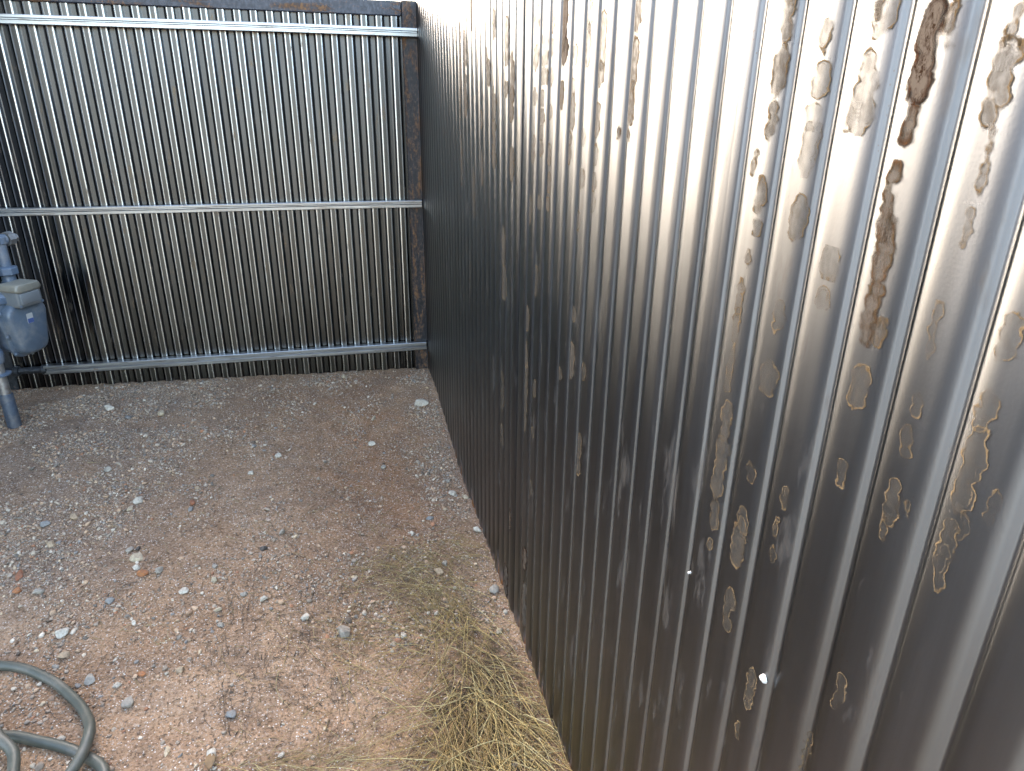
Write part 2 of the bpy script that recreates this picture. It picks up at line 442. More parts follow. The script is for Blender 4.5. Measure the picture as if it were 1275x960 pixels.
def prof_back(t): return DEP_B * np.interp(np.mod(t, 1), np.append(tt, 1), np.append(trap, trap[0]))

WALL_K = -0.0128                                # the side fence runs a touch off square
GAP0 = -1.9959                                  # one dark groove of the side fence
def wall_x(y): return WALL_K * y
def right_t(y): return (y - GAP0) / P + .5      # t = 0 in the middle of a proud rib
SEAMS_R = [GAP0 - P * .5 + P * k for k in (-40, -26, -12, 2, 16, 30.2)]   # rib centres where sheets lap
def right_surface(y, z, lift=0.0):
    wob = .0006 * np.sin(y * 7.1 + 1.3 * z) + .0005 * np.sin(z * 5.2 + y * 3.0)
    return wall_x(y) - DEP + prof(right_t(y)) - lift + wob

right_fence = empty('corrugated_fence', (0.02, -2.2, 0.0), 'corrugated bare steel fence on the right, covered in tan water stains and rust', 'fence')
TOP_R = 1.83
def seam_lift(Y, y0):
    """the lapping edge rides up over the next sheet"""
    return .0020 * smooth(y0 - .42 * P, y0 + .06 * P, Y) * np.exp(-np.maximum(0, Y - y0 - .05 * P) / (.55 * P))
def right_sheet(y0, y1, front):
    ys = np.arange(y0 - .42 * P, y1 + .42 * P, P / NS); zs = np.linspace(-.16, TOP_R, 26)
    Y, Z = np.meshgrid(ys, zs)
    lift = front + seam_lift(Y, y0)
    X = right_surface(Y, Z, lift)
    V = np.stack([X.ravel(), Y.ravel(), Z.ravel()], 1)
    n, m = len(ys), len(zs); I = np.arange(n * m).reshape(m, n)
    F = np.stack([I[:-1, :-1], I[1:, :-1], I[1:, 1:], I[:-1, 1:]], -1).reshape(-1, 4)
    return V, F, ys[0], ys[-1]

# stains: (px, py, width, height, rust 0..1, strength) as they lie on the side fence in the photograph
ST = [
 (984,20,17,62,.45,1),(972,86,17,62,.45,1),(1031,43,22,46,.25,1),(1026,97,24,36,.15,1),(1014,143,19,24,.05,.8),(1010,186,22,56,.1,.8),
 (1079,113,32,96,.2,1),(1106,12,34,54,.2,1),(1156,61,34,122,1,1),(1137,155,22,46,.9,1),(1108,252,20,86,.8,1),(1094,352,24,150,.75,1),
 (1247,105,36,104,.35,1),(1230,205,12,80,.3,.9),(1207,282,12,44,.2,.8),(995,271,22,50,.2,1),(950,244,14,42,.35,1),(944,283,12,20,.3,1),
 (933,322,9,15,.3,1),(962,150,12,44,.4,1),(1268,27,18,40,.3,1),(922,372,9,40,.25,1),(913,440,9,100,.15,1),(905,523,13,44,.2,1),
 (897,584,17,68,.2,1),(890,640,12,32,.2,1),(972,394,16,38,.1,.8),(958,470,24,30,.15,1),(936,588,15,18,.05,.6),(1036,328,28,26,.15,.8),
 (1026,372,19,30,.05,.8),(1072,483,28,48,.15,1),(1098,415,16,30,.5,1),(1050,590,16,31,.05,.9),(1113,622,24,52,.1,1),(1144,505,17,36,.05,.9),
 (1130,550,22,36,.1,.7),(1165,412,15,62,.1,.7),(1258,420,36,60,.05,.9),(1228,512,34,44,.05,.9),(1209,584,40,98,.05,1),(979,619,11,20,.05,.8),
 (926,648,16,28,.1,.9),(885,678,8,14,.1,1),(920,674,20,52,.2,1),(908,760,15,46,.1,1),(968,655,8,24,.1,.8),(964,690,10,11,.05,.5),
 (935,858,13,42,.1,1),(920,908,8,16,.1,1),(1046,865,17,42,.0,.7),(1102,653,13,30,.1,.8),(1176,690,28,78,.0,.8),(1001,943,14,50,.1,.6),
 (719,564,8,46,.1,1),(626,488,3.4,44,.1,.9),(625,540,3.4,22,.1,.9),(655,496,4.5,80,.15,1),(655.5,440,5,30,.2,1),(657,396,7,26,.1,1),
 (666,483,4,20,.1,.9),(664,538,4,10,.1,.9),(661,607,4.5,14,.1,.9),(712,449,7,40,.2,1),(723,460,8,18,.05,.8),(698,465,5,10,.05,.9),(714,391,6,12,.1,.8),
 (584,360,3.4,24,.1,1),(584.5,332,3,30,.1,.9),(627,306,4.6,46,.2,1),(628,353,4,40,.2,1),(683,255,6,12,.3,1),(672,252,6,12,.2,.9),
 (703,30,8,62,1,1),(703,65,8,30,.95,1),(699.5,118,6.5,30,.7,1),(791,18,9,40,.55,1),(788,80,10,62,.5,1),(784,128,9,48,.6,1),(750,50,11,70,.35,1),(748,92,10,26,.4,1),
 (741,148,8,40,.4,1),(735,20,7,40,.4,1),(733,55,7,50,.3,1),(717,68,7,20,.25,1),(714,107,7,13,.2,1),(713,140,8,40,.4,1),(710,173,6,15,.4,1),(709,193,6,20,.4,1),
 (678.6,48,7,18,.3,1),(678,73,7,15,.3,1),(677.6,95,7,14,.3,1),(675.6,122,6,14,.3,1),(675,146,6,14,.3,1),(674,166,5.5,12,.3,1),(674,184,5.5,18,.3,1),
 (668,20,6,40,.3,1),(667,72,5,30,.3,1),(666,120,5,16,.3,1),(664,185,4.5,30,.2,1),(638,95,5,60,.6,1),(637,130,4.5,40,.6,1),(637,205,4.5,40,.5,1),(632,50,4,60,.4,1),(632,110,4,22,.5,1),
 (586,15,5,44,.8,1),(573,70,3,80,.5,1),(573,130,3,40,.4,1),(580,60,3.5,40,.4,1),(580,120,3.5,50,.5,1),(604,70,3.4,20,.4,1),(609,90,3.4,30,.5,1),(615,30,3.4,36,.5,1),(615,130,3.4,40,.4,1),(598,150,3.4,22,.4,1),(616,180,3.4,60,.5,1),
 (726,171,7,14,.1,.9),(725,223,7,18,.2,.9),(738,193,7,22,.2,.9),(738,226,7,16,.3,.9),(684,193,4.5,24,.4,1),(684,228,4.5,24,.4,1),(689,20,5,40,.3,1),(688,60,5,18,.3,1),(687,95,5,20,.2,.9),(686,140,4.5,20,.2,.9),
 (776,166,5,7,.6,1),(783,167,5,10,.6,1),(720,275,7,18,.1,.8),(735,250,8,20,.1,.7),(660,262,5,30,.1,.9),(668,350,4.5,34,.1,.8),
 (634,643,4.5,24,1,1),(655,700,7.5,26,1,1),(652,752,6,50,.9,.9),(630,722,5,34,.95,1),(600,210,3.2,40,.3,.9),(590,240,3.2,60,.2,.8),(574,200,3,60,.4,.9),
 (1096,6,12,30,.5,1),(1187,30,10,70,.5,.9),(1256,60,12,30,.3,.8),(941,200,8,26,.4,.9),(1060,150,12,30,.1,.6),(1200,655,12,26,.0,.5),(1150,640,12,22,.05,.5),(1245,640,18,40,.0,.5),
]
def right_hit(px, py):
    y = -2.0; p = None
    for _ in range(8):
        p = px_hit(px, py, 0, wall_x(y) - DEP); y = p[1]
    return p
stain_geo = []
for i, (px, py, w, h, ru, stg) in enumerate(ST):
    c = right_hit(px, py); top = right_hit(px, py - h / 2); bot = right_hit(px, py + h / 2)
    sd_ = abs(right_hit(px - w / 2, py)[1] - right_hit(px + w / 2, py)[1])
    kz = math.sqrt(1 + WALL_K ** 2)
    hy = sd_ / 2 * 1.0; hz = abs((px_hit(px, py - h / 2, 1, c[1]) - px_hit(px, py + h / 2, 1, c[1]))[2]) / 2
    k = round(right_t(c[1])); cy = GAP0 + (k - .5) * P                 # centre of the rib it lies on
    if i % 9 != 8: cy = cy + np.clip(c[1] - cy, -.2 * P, .2 * P)
    else: cy = c[1]
    hy = float(np.clip(hy, .0045, .30 * P)); hz = max(hz, .008)
    stain_geo.append((cy, c[2], hy, hz, ru, stg))
def stain_patch(cy, cz, hy, hz, ru, stg, seed, lift):
    m = .006; step = .0022
    ys = np.linspace(cy - hy - m, cy + hy + m, max(6, int(2 * (hy + m) / step))); zs = np.linspace(cz - hz - m, cz + hz + m, max(6, min(90, int(2 * (hz + m) / (step * 1.3)))))
    Y, Z = np.meshgrid(ys, zs)
    # lumpy vertical blob made of overlapping rounds
    r = np.random.default_rng(seed); sdv = np.full(Y.shape, -1.0)
    nb = max(2, int(hz / hy * 1.6) + 1); zz = np.linspace(-1, 1, nb) if nb > 2 else np.array([-.35, .35])
    for q in zz:
        rad = hy * r.uniform(.62, 1.0); oy = r.uniform(-1, 1) * (hy - rad); oz = q * max(hz - rad, 0) + r.uniform(-.15, .15) * rad
        d = rad - np.sqrt((Y - cy - oy) ** 2 + ((Z - cz - oz) / 1.35) ** 2)
        sdv = np.maximum(sdv, d)
    lob = r.uniform(0, 6.28, 4)
    sdv = sdv + .0016 * np.sin(Z * 210 + lob[0]) * np.sin(Y * 260 + lob[1]) + .001 * np.sin(Z * 520 + lob[2])
    X = right_surface(Y, Z, lift(Y) + .0005)
    n, mm = len(ys), len(zs); I = np.arange(n * mm).reshape(mm, n)
    F = np.stack([I[:-1, :-1], I[1:, :-1], I[1:, 1:], I[:-1, 1:]], -1).reshape(-1, 4)
    return np.stack([X.ravel(), Y.ravel(), Z.ravel()], 1), F, sdv.ravel()

right_sheets = []
for k in range(len(SEAMS_R) - 1):
    y0, y1 = SEAMS_R[k], SEAMS_R[k + 1]
    if k == 4: y1 = -.03
    front = .0009 * (k % 2)
    V, F, lo, hi = right_sheet(y0, y1, front)
    sdA = np.full(len(V), -1.0); ruA = np.zeros(len(V)); stA = np.zeros(len(V)); nf = len(F)
    for i, g in enumerate(stain_geo):
        if not (y0 - .45 * P < g[0] <= y1 - .45 * P): continue
        lift = lambda yy, f0=front, s0=y0: f0 + seam_lift(yy, s0)
        v, f_, s_ = stain_patch(*g, 100 + i, lift)
        F = np.vstack([F, f_ + len(V)]); V = np.vstack([V, v])
        sdA = np.append(sdA, s_); ruA = np.append(ruA, np.full(len(v), g[4])); stA = np.append(stA, np.full(len(v), g[5]))
    o = mesh_obj('corrugated_sheet', V, F, [M_SHEET_R, M_STAIN], right_fence, True)
    mi = np.zeros(len(F), np.int32); mi[nf:] = 1; o.data.polygons.foreach_set('material_index', mi)
    for nm, arr in (('sd', sdA), ('rust', ruA), ('strength', stA), ('seed', ruA)):
        o.data.attributes.new(nm, 'FLOAT', 'POINT').data.foreach_set('value', arr.astype(np.float32))
    right_sheets.append(grain_uv(o, 1))
# frame on the far side of the side fence, its top edge shows at the corner
b = MB(); b.box((wall_x(-2.2) + .034, -2.2, TOP_R - .03), (.05, 4.6, .05), rz=-math.atan(WALL_K) * -1 * -1); b.build('top_rail', M_BEAM, right_fence)
for yy in (-4.4, -2.9, -1.45):
    b = MB(); b.box((wall_x(yy) + .036, yy, .84), (.05, .05, 1.90)); b.build('post', M_POST, right_fence)

# ------------------------------------------------------------------ back fence
back_fence = empty('framed_corrugated_fence', (-1.3, 0.0, 0.0), 'corrugated steel back fence with three silver rails and rusty post', 'fence')
BX0 = -0.0910 - .22 * P                # a rib centre near the right post
def back_t(x): return (x - BX0) / P
def back_surface(x, z, lift=0.0): return prof_back(back_t(x)) - lift + .0007 * np.sin(x * 6 + z * 2.0) + .0005 * np.sin(z * 4.4 + x * 2)
def back_sheet(x0, x1, front, zb, ztop=1.80):
    xs = np.arange(x0, x1, P / NS); zs = np.linspace(zb, ztop, 26)
    X, Z = np.meshgrid(xs, zs)
    Y = back_surface(X, Z, front + .0060 * np.exp(-((X - x0 - .1 * P) / (.35 * P)) ** 2) * (front > 0))
    I = np.arange(X.size).reshape(X.shape)
    F = np.stack([I[:-1, :-1], I[:-1, 1:], I[1:, 1:], I[1:, :-1]], -1).reshape(-1, 4)
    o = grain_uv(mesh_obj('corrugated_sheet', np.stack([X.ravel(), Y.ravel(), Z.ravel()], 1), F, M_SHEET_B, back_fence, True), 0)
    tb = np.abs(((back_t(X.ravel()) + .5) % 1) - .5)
    o.data.attributes.new('bend', 'FLOAT', 'POINT').data.foreach_set('value', np.exp(-((tb - .172) / .034) ** 2).astype(np.float32))  # weight of the painted highlight, a line on either side of each rib
    return o
seam_b = BX0 - 13.55 * P
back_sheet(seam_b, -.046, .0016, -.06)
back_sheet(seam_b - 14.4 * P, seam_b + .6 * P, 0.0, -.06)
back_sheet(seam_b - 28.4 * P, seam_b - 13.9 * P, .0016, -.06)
# right post: square tube standing level with the ribs, rails run across its face
b = MB(); b.box((-.036, .024, .865), (.073, .056, 1.945), bev=.004); b.build('post', M_POST, back_fence)['label'] = 'rusty square corner post'
b = MB(); b.box((-1.05, .022, 1.803), (1.955, .060, .062), bev=.004); b.build('top_beam', M_BEAM, back_fence)['label'] = 'dark mill-scale top beam with rusty lower edge'
b = MB(); b.box((-2.030, .024, .865), (.06, .056, 1.945), bev=.004); b.build('post', M_DARK, back_fence)
def channel(x0, x1, z0, z1, yf, name='rail'):
    """rolled rail: lipped face with a shallow groove along it"""
    h = z1 - z0
    pf = [(-.004, z0), (yf, z0), (yf - .002, z0 + .002), (yf - .002, z0 + .40 * h), (yf + .004, z0 + .50 * h), (yf + .004, z0 + .60 * h), (yf - .002, z0 + .70 * h), (yf - .002, z1 - .002), (yf, z1), (-.004, z1)]
    n = len(pf); V = []; F = []
    xs = np.linspace(x0, x1, 24)
    for x in xs:
        sag = .0022 * math.sin(x * 2.1 + z0 * 9)
        V += [(x, y - .0005, z + sag) for y, z in pf]
    for k in range(len(xs) - 1):
        for i in range(n):
            j = (i + 1) % n; F.append((k * n + i, k * n + n + i, k * n + n + j, k * n + j))
    F.append(tuple(range(n))); F.append(tuple(range((len(xs) - 1) * n + n - 1, (len(xs) - 1) * n - 1, -1)))
    return mesh_obj(name, V, F, M_RAIL, back_fence)
channel(-2.9, -.006, 1.686, 1.722, -.036); channel(-2.9, -.012, .920, .954, -.036)
rl = channel(-1.86, -.014, .168, .210, -.038)
# left end of the bottom rail: dark pipe with two collars
b = MB(); b.lathe((-2.03, -.020, .186), (1, 0, 0), [(0, .016), (.175, .016)], 14); sp = b.build('pipe_sleeve', M_DARK, back_fence, True)
for xx in (-1.995, -1.875):
    b = MB(); b.lathe((xx, -.020, .186), (1, 0, 0), [(0, .020), (.003, .024), (.022, .024), (.025, .020)], 14); b.build('collar', M_DARK, sp, True)
# welded stubs where rails meet the post
for zz in (1.704, .937, .189):
    b = MB(); b.box((-.0035, -.020, zz), (.007, .036, .046), bev=.002); b.build('weld_plate', M_POST, back_fence)
# corner closing angle between the two fences
b = MB(); b.box((.0085, .012, .845), (.004, .05, 1.965)); b.box((.0215, .034, .845), (.024, .004, 1.965)); b.build('corner_trim', M_RAIL, back_fence)

# ------------------------------------------------------------------ unseen building added past the left edge for shade and fence reflections
M_STUCCO = mat_simple('grey_stucco', (.25, .245, .24), .9, 0, .12, 30, .5)
M_ROOF = mat_simple('brown_shingle', (.11, .085, .07), .9, 0, .25, 25, .5)
M_FASCIA = mat_simple('painted_fascia', (.45, .44, .42), .6, 0, .08, 20, .1)
added_house = empty('added_house', (-2.26, -.5, 0.0), 'unseen grey stucco building added left of the gas meter to shade the yard', 'added_house')
b = MB(); b.box((-5.26, -.35, 1.20), (6.0, 2.9, 2.8)); b.build('wall', M_STUCCO, added_house)
b = MB(); b.add([(-2.0, -2.05, 2.60), (-2.0, 1.35, 2.60), (-8.5, 1.35, 2.60), (-8.5, -2.05, 2.60), (-5.26, -2.05, 3.75), (-5.26, 1.35, 3.75)], [(0, 1, 5, 4), (3, 4, 5, 2), (0, 4, 3), (1, 2, 5), (3, 2, 1, 0)]); b.build('roof', M_ROOF, added_house)
b = MB(); b.box((-1.985, -.35, 2.57), (.03, 3.4, .14)); b.build('fascia', M_FASCIA, added_house)

# ------------------------------------------------------------------ flecks stuck on the side fence
M_FLECK = mat_simple('white_paint', (.50, .50, .49), .6, 0, .08, 300, .1)
for q, (px, py, w) in enumerate([(952, 845, 9), (857, 713, 4)]):
    c = right_hit(px, py); rad = w / 2 / FL * np.linalg.norm(c - CAM) * .9
    x0 = float(right_surface(np.array(c[1]), np.array(c[2]), .004))
    V = []; r_ = np.random.default_rng(50 + q)
    ring = [(c[1] + rad * (1.3 if q == 0 else .8) * r_.uniform(.7, 1.2) * math.cos(a), c[2] + rad * 1.2 * r_.uniform(.75, 1.15) * math.sin(a)) for a in np.linspace(0, 2 * math.pi, 9)[:-1]]
    V = [(x0 + .003, y, z) for y, z in ring] + [(x0 - .0012, c[1] + (y - c[1]) * .8, c[2] + (z - c[2]) * .8) for y, z in ring] + [(x0 - .0022, c[1], c[2])]
    F = [(i, (i + 1) % 8, (i + 1) % 8 + 8, i + 8) for i in range(8)] + [(i + 8, (i + 1) % 8 + 8, 16) for i in range(8)]
    mesh_obj('paint_fleck', V, F, M_FLECK, right_fence, True)

# ------------------------------------------------------------------ gas meter
gz0 = float(ground_at(np.array([-1.85]), np.array([-.46]))[0])
M_BLUE = mat_simple('blue_grey_meter_paint', (.080, .108, .150), .42, 0.0, .10, 40, .08, (.30, .27, .23), .35)
M_BLUE2 = mat_simple('grey_blue_cover_paint', (.072, .094, .122), .40, 0.0, .10, 40, .08, (.26, .24, .21), .35)
M_CREAM = mat_simple('cream_index_plastic', (.17, .16, .13), .35, 0.0, .08, 50, .05, (.25, .21, .15), .4)
M_GLASS = NT('cloudy_index_window').set(Base_Color=(.16, .17, .175, 1), Roughness=.18).m
M_GREYP = mat_simple('grey_index_plastic', (.125, .135, .14), .30, 0.0, .08, 50, .05, (.16, .14, .11), .4)
M_GALV = mat_simple('galvanised_pipe', (.38, .37, .36), .45, .85, .2, 70, .2, (.13, .10, .07), .6)
M_WRAP = mat_simple('dark_blue_pipe_wrap', (.040, .052, .072), .55, 0, .25, 60, .3, (.20, .17, .14), .35)
M_LABEL = mat_simple('white_printed_plate', (.34, .34, .33), .45, 0, .05, 100, .02)
M_LBLUE = mat_simple('blue_printed_band', (.05, .08, .20), .45, 0, .05, 100, .02)
meter = empty('gas_meter', (-1.847, -.455, gz0), 'blue-grey gas meter on a wrapped riser pipe at the left end of the back fence', 'gas meter')
Fd = np.array([.90, -.436, 0.0]); Fd /= np.linalg.norm(Fd); Sd = np.array([-Fd[1], Fd[0], 0.0]); Ud = np.array([0, 0, 1.0])
FC = np.array([-1.742, -.36, .50])                       # middle of the front cover
def L(a, b_, c): return FC + Sd * a + Fd * b_ + Ud * c   # a: sideways, b: forward, c: up
def rounded_prism(outline, b0, b1, bev=.008):
    """outline in (a, c), extruded along the meter's front axis with a bevelled front edge"""
    n = len(outline); o = np.array(outline); cen = o.mean(0)
    lay = [(b0, 0), (b1 - bev, 0), (b1 - bev * .3, bev * .35), (b1, bev)]
    V = []
    for bb, ins in lay:
        for p in o:
            d = cen - p; dl = np.linalg.norm(d); q = p + d / dl * ins
            V.append(L(q[0], bb, q[1]))
    F = [(k * n + i, k * n + (i + 1) % n, k * n + n + (i + 1) % n, k * n + n + i) for k in range(3) for i in range(n)]
    F.append(tuple(range(n - 1, -1, -1))); F.append(tuple(3 * n + i for i in range(n)))
    return V, F
def rrect(w0, w1, h0, h1, r, k=5):
    """rounded outline: bottom half-width w0, top half-width w1"""
    pts = []
    for cx, cz, a0 in ((w0 - r, h0 + r, -90), (w1 - r, h1 - r, 0), (-w1 + r, h1 - r, 90), (-w0 + r, h0 + r, 180)):
        for j in range(k + 1):
            a = math.radians(a0 + 90 * j / k); pts.append((cx + r * math.cos(a), cz + r * math.sin(a)))
    return pts
b = MB(); b.add(*rounded_prism(rrect(.085, .105, -.105, .125, .045), -.16, -.022, .012)); body = b.build('body', M_BLUE, meter, True)
b = MB(); b.add(*rounded_prism(rrect(.088, .108, .118, .142, .011), -.165, -.012, .006)); b.build('top_flange', M_BLUE, body, True)
b = MB(); b.lathe(L(0, -.09, .14), Ud, [(0, .098), (.012, .092), (.026, .072), (.034, .045), (.036, .0)], 24, False); b.build('top_dome', M_BLUE, body, True)
b = MB(); b.add(*rounded_prism(rrect(.074, .095, -.112, .112, .050), -.028, .018, .016)); cov = b.build('front_cover', M_BLUE2, meter, True)
b = MB(); b.add(*rounded_prism(rrect(.088, .108, -.124, .122, .055), -.034, -.020, .004)); b.build('cover_flange', M_BLUE2, cov, True)
for a_, c_ in ((-.095, .08), (.097, .08), (-.093, -.02), (.093, -.02), (-.075, -.10), (.075, -.10), (0, -.118)):
    b = MB(); b.lathe(L(a_, -.022, c_), Fd, [(0, .0085), (.007, .0085), (.010, .006)], 6); b.build('bolt', M_BLUE2, cov)
b = MB(); b.add(*rounded_prism(rrect(.015, .015, .020, .062, .003, 2), .0178, .0192, .0004)); lab = b.build('label_plate', M_LABEL, cov)
b = MB(); b.add(*rounded_prism(rrect(.0142, .0142, .021, .040, .002, 2), .0190, .0198, .0003)); b.build('blue_band', M_LBLUE, cov)
# index housing: cream hood with a cloudy window
b = MB(); b.add(*rounded_prism(rrect(.060, .058, .098, .186, .012), -.03, .046, .008)); ix = b.build('index_housing', M_GREYP, meter, True)
b = MB(); b.add(*rounded_prism(rrect(.048, .048, .110, .158, .008), .042, .050, .002)); b.build('window', M_GLASS, ix, True)
b = MB(); b.add(*rounded_prism(rrect(.064, .060, .160, .196, .014), -.034, .054, .012)); b.build('hood', M_CREAM, ix, True)
for a_ in (-.052, .052):
    b = MB(); b.lathe(L(a_, .044, .106), Fd, [(0, .006), (.006, .006)], 8); b.build('screw', M_BLUE2, ix)
# top connections
for a_, nm in ((-.055, 'inlet'), (.055, 'outlet')):
    b = MB(); b.lathe(L(a_, -.10, .165), Ud, [(0, .030), (.012, .031), (.02, .026), (.04, .026), (.045, .036), (.075, .036), (.08, .022), (.17, .022), (.175, .027), (.20, .027)], 16); pc = b.build(nm + '_pipe', M_BLUE, meter, True)
    b = MB(); b.lathe(L(a_, -.10, .209), Ud, [(0, .039), (.004, .043), (.028, .043), (.032, .039)], 8); b.build('union_nut', M_BLUE, pc)
b = MB(); b.lathe(L(-.02, -.10, .352), -Sd, [(-.10, .024), (.34, .024)], 16); hp = b.build('cross_pipe', M_BLUE, meter, True)
b = MB(); b.lathe(L(.085, -.10, .352), Sd, [(0, .030), (.03, .030), (.033, .018), (.05, .018)], 8); b.build('plug', M_GALV, hp)
# riser: wrapped foot, galvanised pipe, union disc, elbow that carries the meter
rb = np.array([-1.852, -.462, 0.0])
b = MB(); b.lathe(rb + [0, 0, gz0 - .06], Ud, [(0, .027), (.21, .0265), (.214, .024)], 18); b.build('wrapped_foot', M_WRAP, meter, True)
b = MB(); b.lathe(rb + [0, 0, gz0 + .15], Ud, [(0, .021), (.15, .021)], 18); rp = b.build('riser_pipe', M_GALV, meter, True)
b = MB(); b.lathe(rb + [0, 0, gz0 + .235], Ud, [(0, .022), (.004, .040), (.011, .042), (.014, .024)], 20); b.build('union_disc', M_BLUE, rp, True)
b = MB(); b.lathe(rb + [0, 0, gz0 + .292], Ud, [(0, .027), (.02, .032), (.05, .032), (.06, .026), (.10, .026), (.11, .034), (.15, .034), (.155, .02)], 10); b.build('shutoff_valve', M_BLUE, meter, True)
b = MB(); b.tube([rb + [0, 0, gz0 + .44], rb + [0, 0, gz0 + .56], rb + [-.02, .01, gz0 + .64], rb + [-.07, .04, gz0 + .70], rb + [-.15, .08, gz0 + .72], L(-.02, -.10, .352) - Sd * .34 ], .021, 14); b.build('elbow_pipe', M_BLUE, meter, True)

# ------------------------------------------------------------------ hose
def catmull(pts, n=14):
    p = np.array(pts, float); p = np.vstack([2 * p[0] - p[1], p, 2 * p[-1] - p[-2]]); out = []
    for i in range(1, len(p) - 2):
        for t in np.linspace(0, 1, n, endpoint=False):
            a, b_, c, d = p[i - 1], p[i], p[i + 1], p[i + 2]
            out.append(.5 * (2 * b_ + (c - a) * t + (2 * a - 5 * b_ + 4 * c - d) * t * t + (3 * b_ - a - 3 * c + d) * t ** 3))
    out.append(p[-2]); return np.array(out)
HR = .0120
hp_ = [(-2.3, -2.20, 0), (-1.95, -2.02, 0), (-1.62, -1.955, 0), (-1.335, -1.984, 0), (-1.204, -2.051, .0), (-1.118, -2.135, .004), (-1.062, -2.215, .014), (-1.034, -2.290, .028), (-1.050, -2.375, .016), (-1.13, -2.47, 0),
       (-1.32, -2.54, 0), (-1.52, -2.46, 0), (-1.56, -2.33, .012), (-1.43, -2.245, .02), (-1.242, -2.228, .004), (-1.151, -2.256, 0), (-1.054, -2.306, 0), (-.985, -2.375, 0), (-1.0, -2.52, 0), (-1.16, -2.64, .012),
       (-1.42, -2.60, .030), (-1.49, -2.42, .034), (-1.37, -2.24, .044), (-1.27, -2.215, .036), (-1.215, -2.262, .03), (-1.170, -2.318, .02), (-1.15, -2.45, .03), (-1.24, -2.60, .01), (-1.5, -2.70, 0), (-1.9, -2.72, 0)]
hc = catmull(hp_)
hz = ground_at(hc[:, 0], hc[:, 1]); hz = np.convolve(np.pad(hz, 9, 'edge'), np.ones(19) / 19, 'valid')
hc[:, 2] += hz + HR * .80
M_HOSE = mat_simple('faded_green_hose', (.054, .057, .044), .50, 0, .14, 45, 0.1, (.17, .14, .105), .35)
b = MB(); b.tube(hc, HR, 14)
hose = b.build('garden_hose', M_HOSE, None, True, loc=(-1.2, -2.3, float(hz.mean())))
tag(hose, 'faded grey-green garden hose coiled on the gravel', 'hose')

# ------------------------------------------------------------------ stones one can pick out
def ico(sub):
    import bmesh
    bm = bmesh.new(); bmesh.ops.create_icosphere(bm, subdivisions=sub, radius=1.0)
    V = np.array([v.co[:] for v in bm.verts]); F = np.array([[v.index for v in f.verts] for f in bm.faces]); bm.free(); return V, F
I0, I1, I2, I3 = ico(1), ico(2), ico(2), ico(3)   # 20, 80, 80 and 320 faces
def rock(seed, sub=I3, flat=.6, ang=.5):
    """a broken pebble: a ball cut by random planes, then roughened"""
    r_ = np.random.default_rng(seed); V = sub[0].copy()
    for _ in range(12):
        n = r_.normal(size=3); n /= np.linalg.norm(n); h = r_.uniform(.48, .86)
        d = V @ n; V -= np.outer(np.maximum(d - h, 0) * (.75 + .25 * ang), n)
    if len(V) > 50:
        k = r_.uniform(0, 9)
        V *= (1 + .09 * np.array([mnoise.noise(Vector(v) * 2.3 + Vector((k, k, k))) for v in V]))[:, None]
    V *= [1, r_.uniform(.65, .95), flat]
    return V
COL = {'white': (.52, .475, .41), 'cream': (.48, .40, .29), 'tan': (.38, .285, .19), 'grey': (.32, .29, .25), 'blue': (.225, .225, .225), 'dark': (.07, .062, .056), 'red': (.25, .095, .045),
       'orange': (.36, .145, .055), 'pink': (.44, .33, .265), 'bone': (.52, .45, .32)}
MS = {k: mat_stone(k + '_stone', (v[0] * .85, v[1] * .82, v[2] * .76)) for k, v in COL.items()}
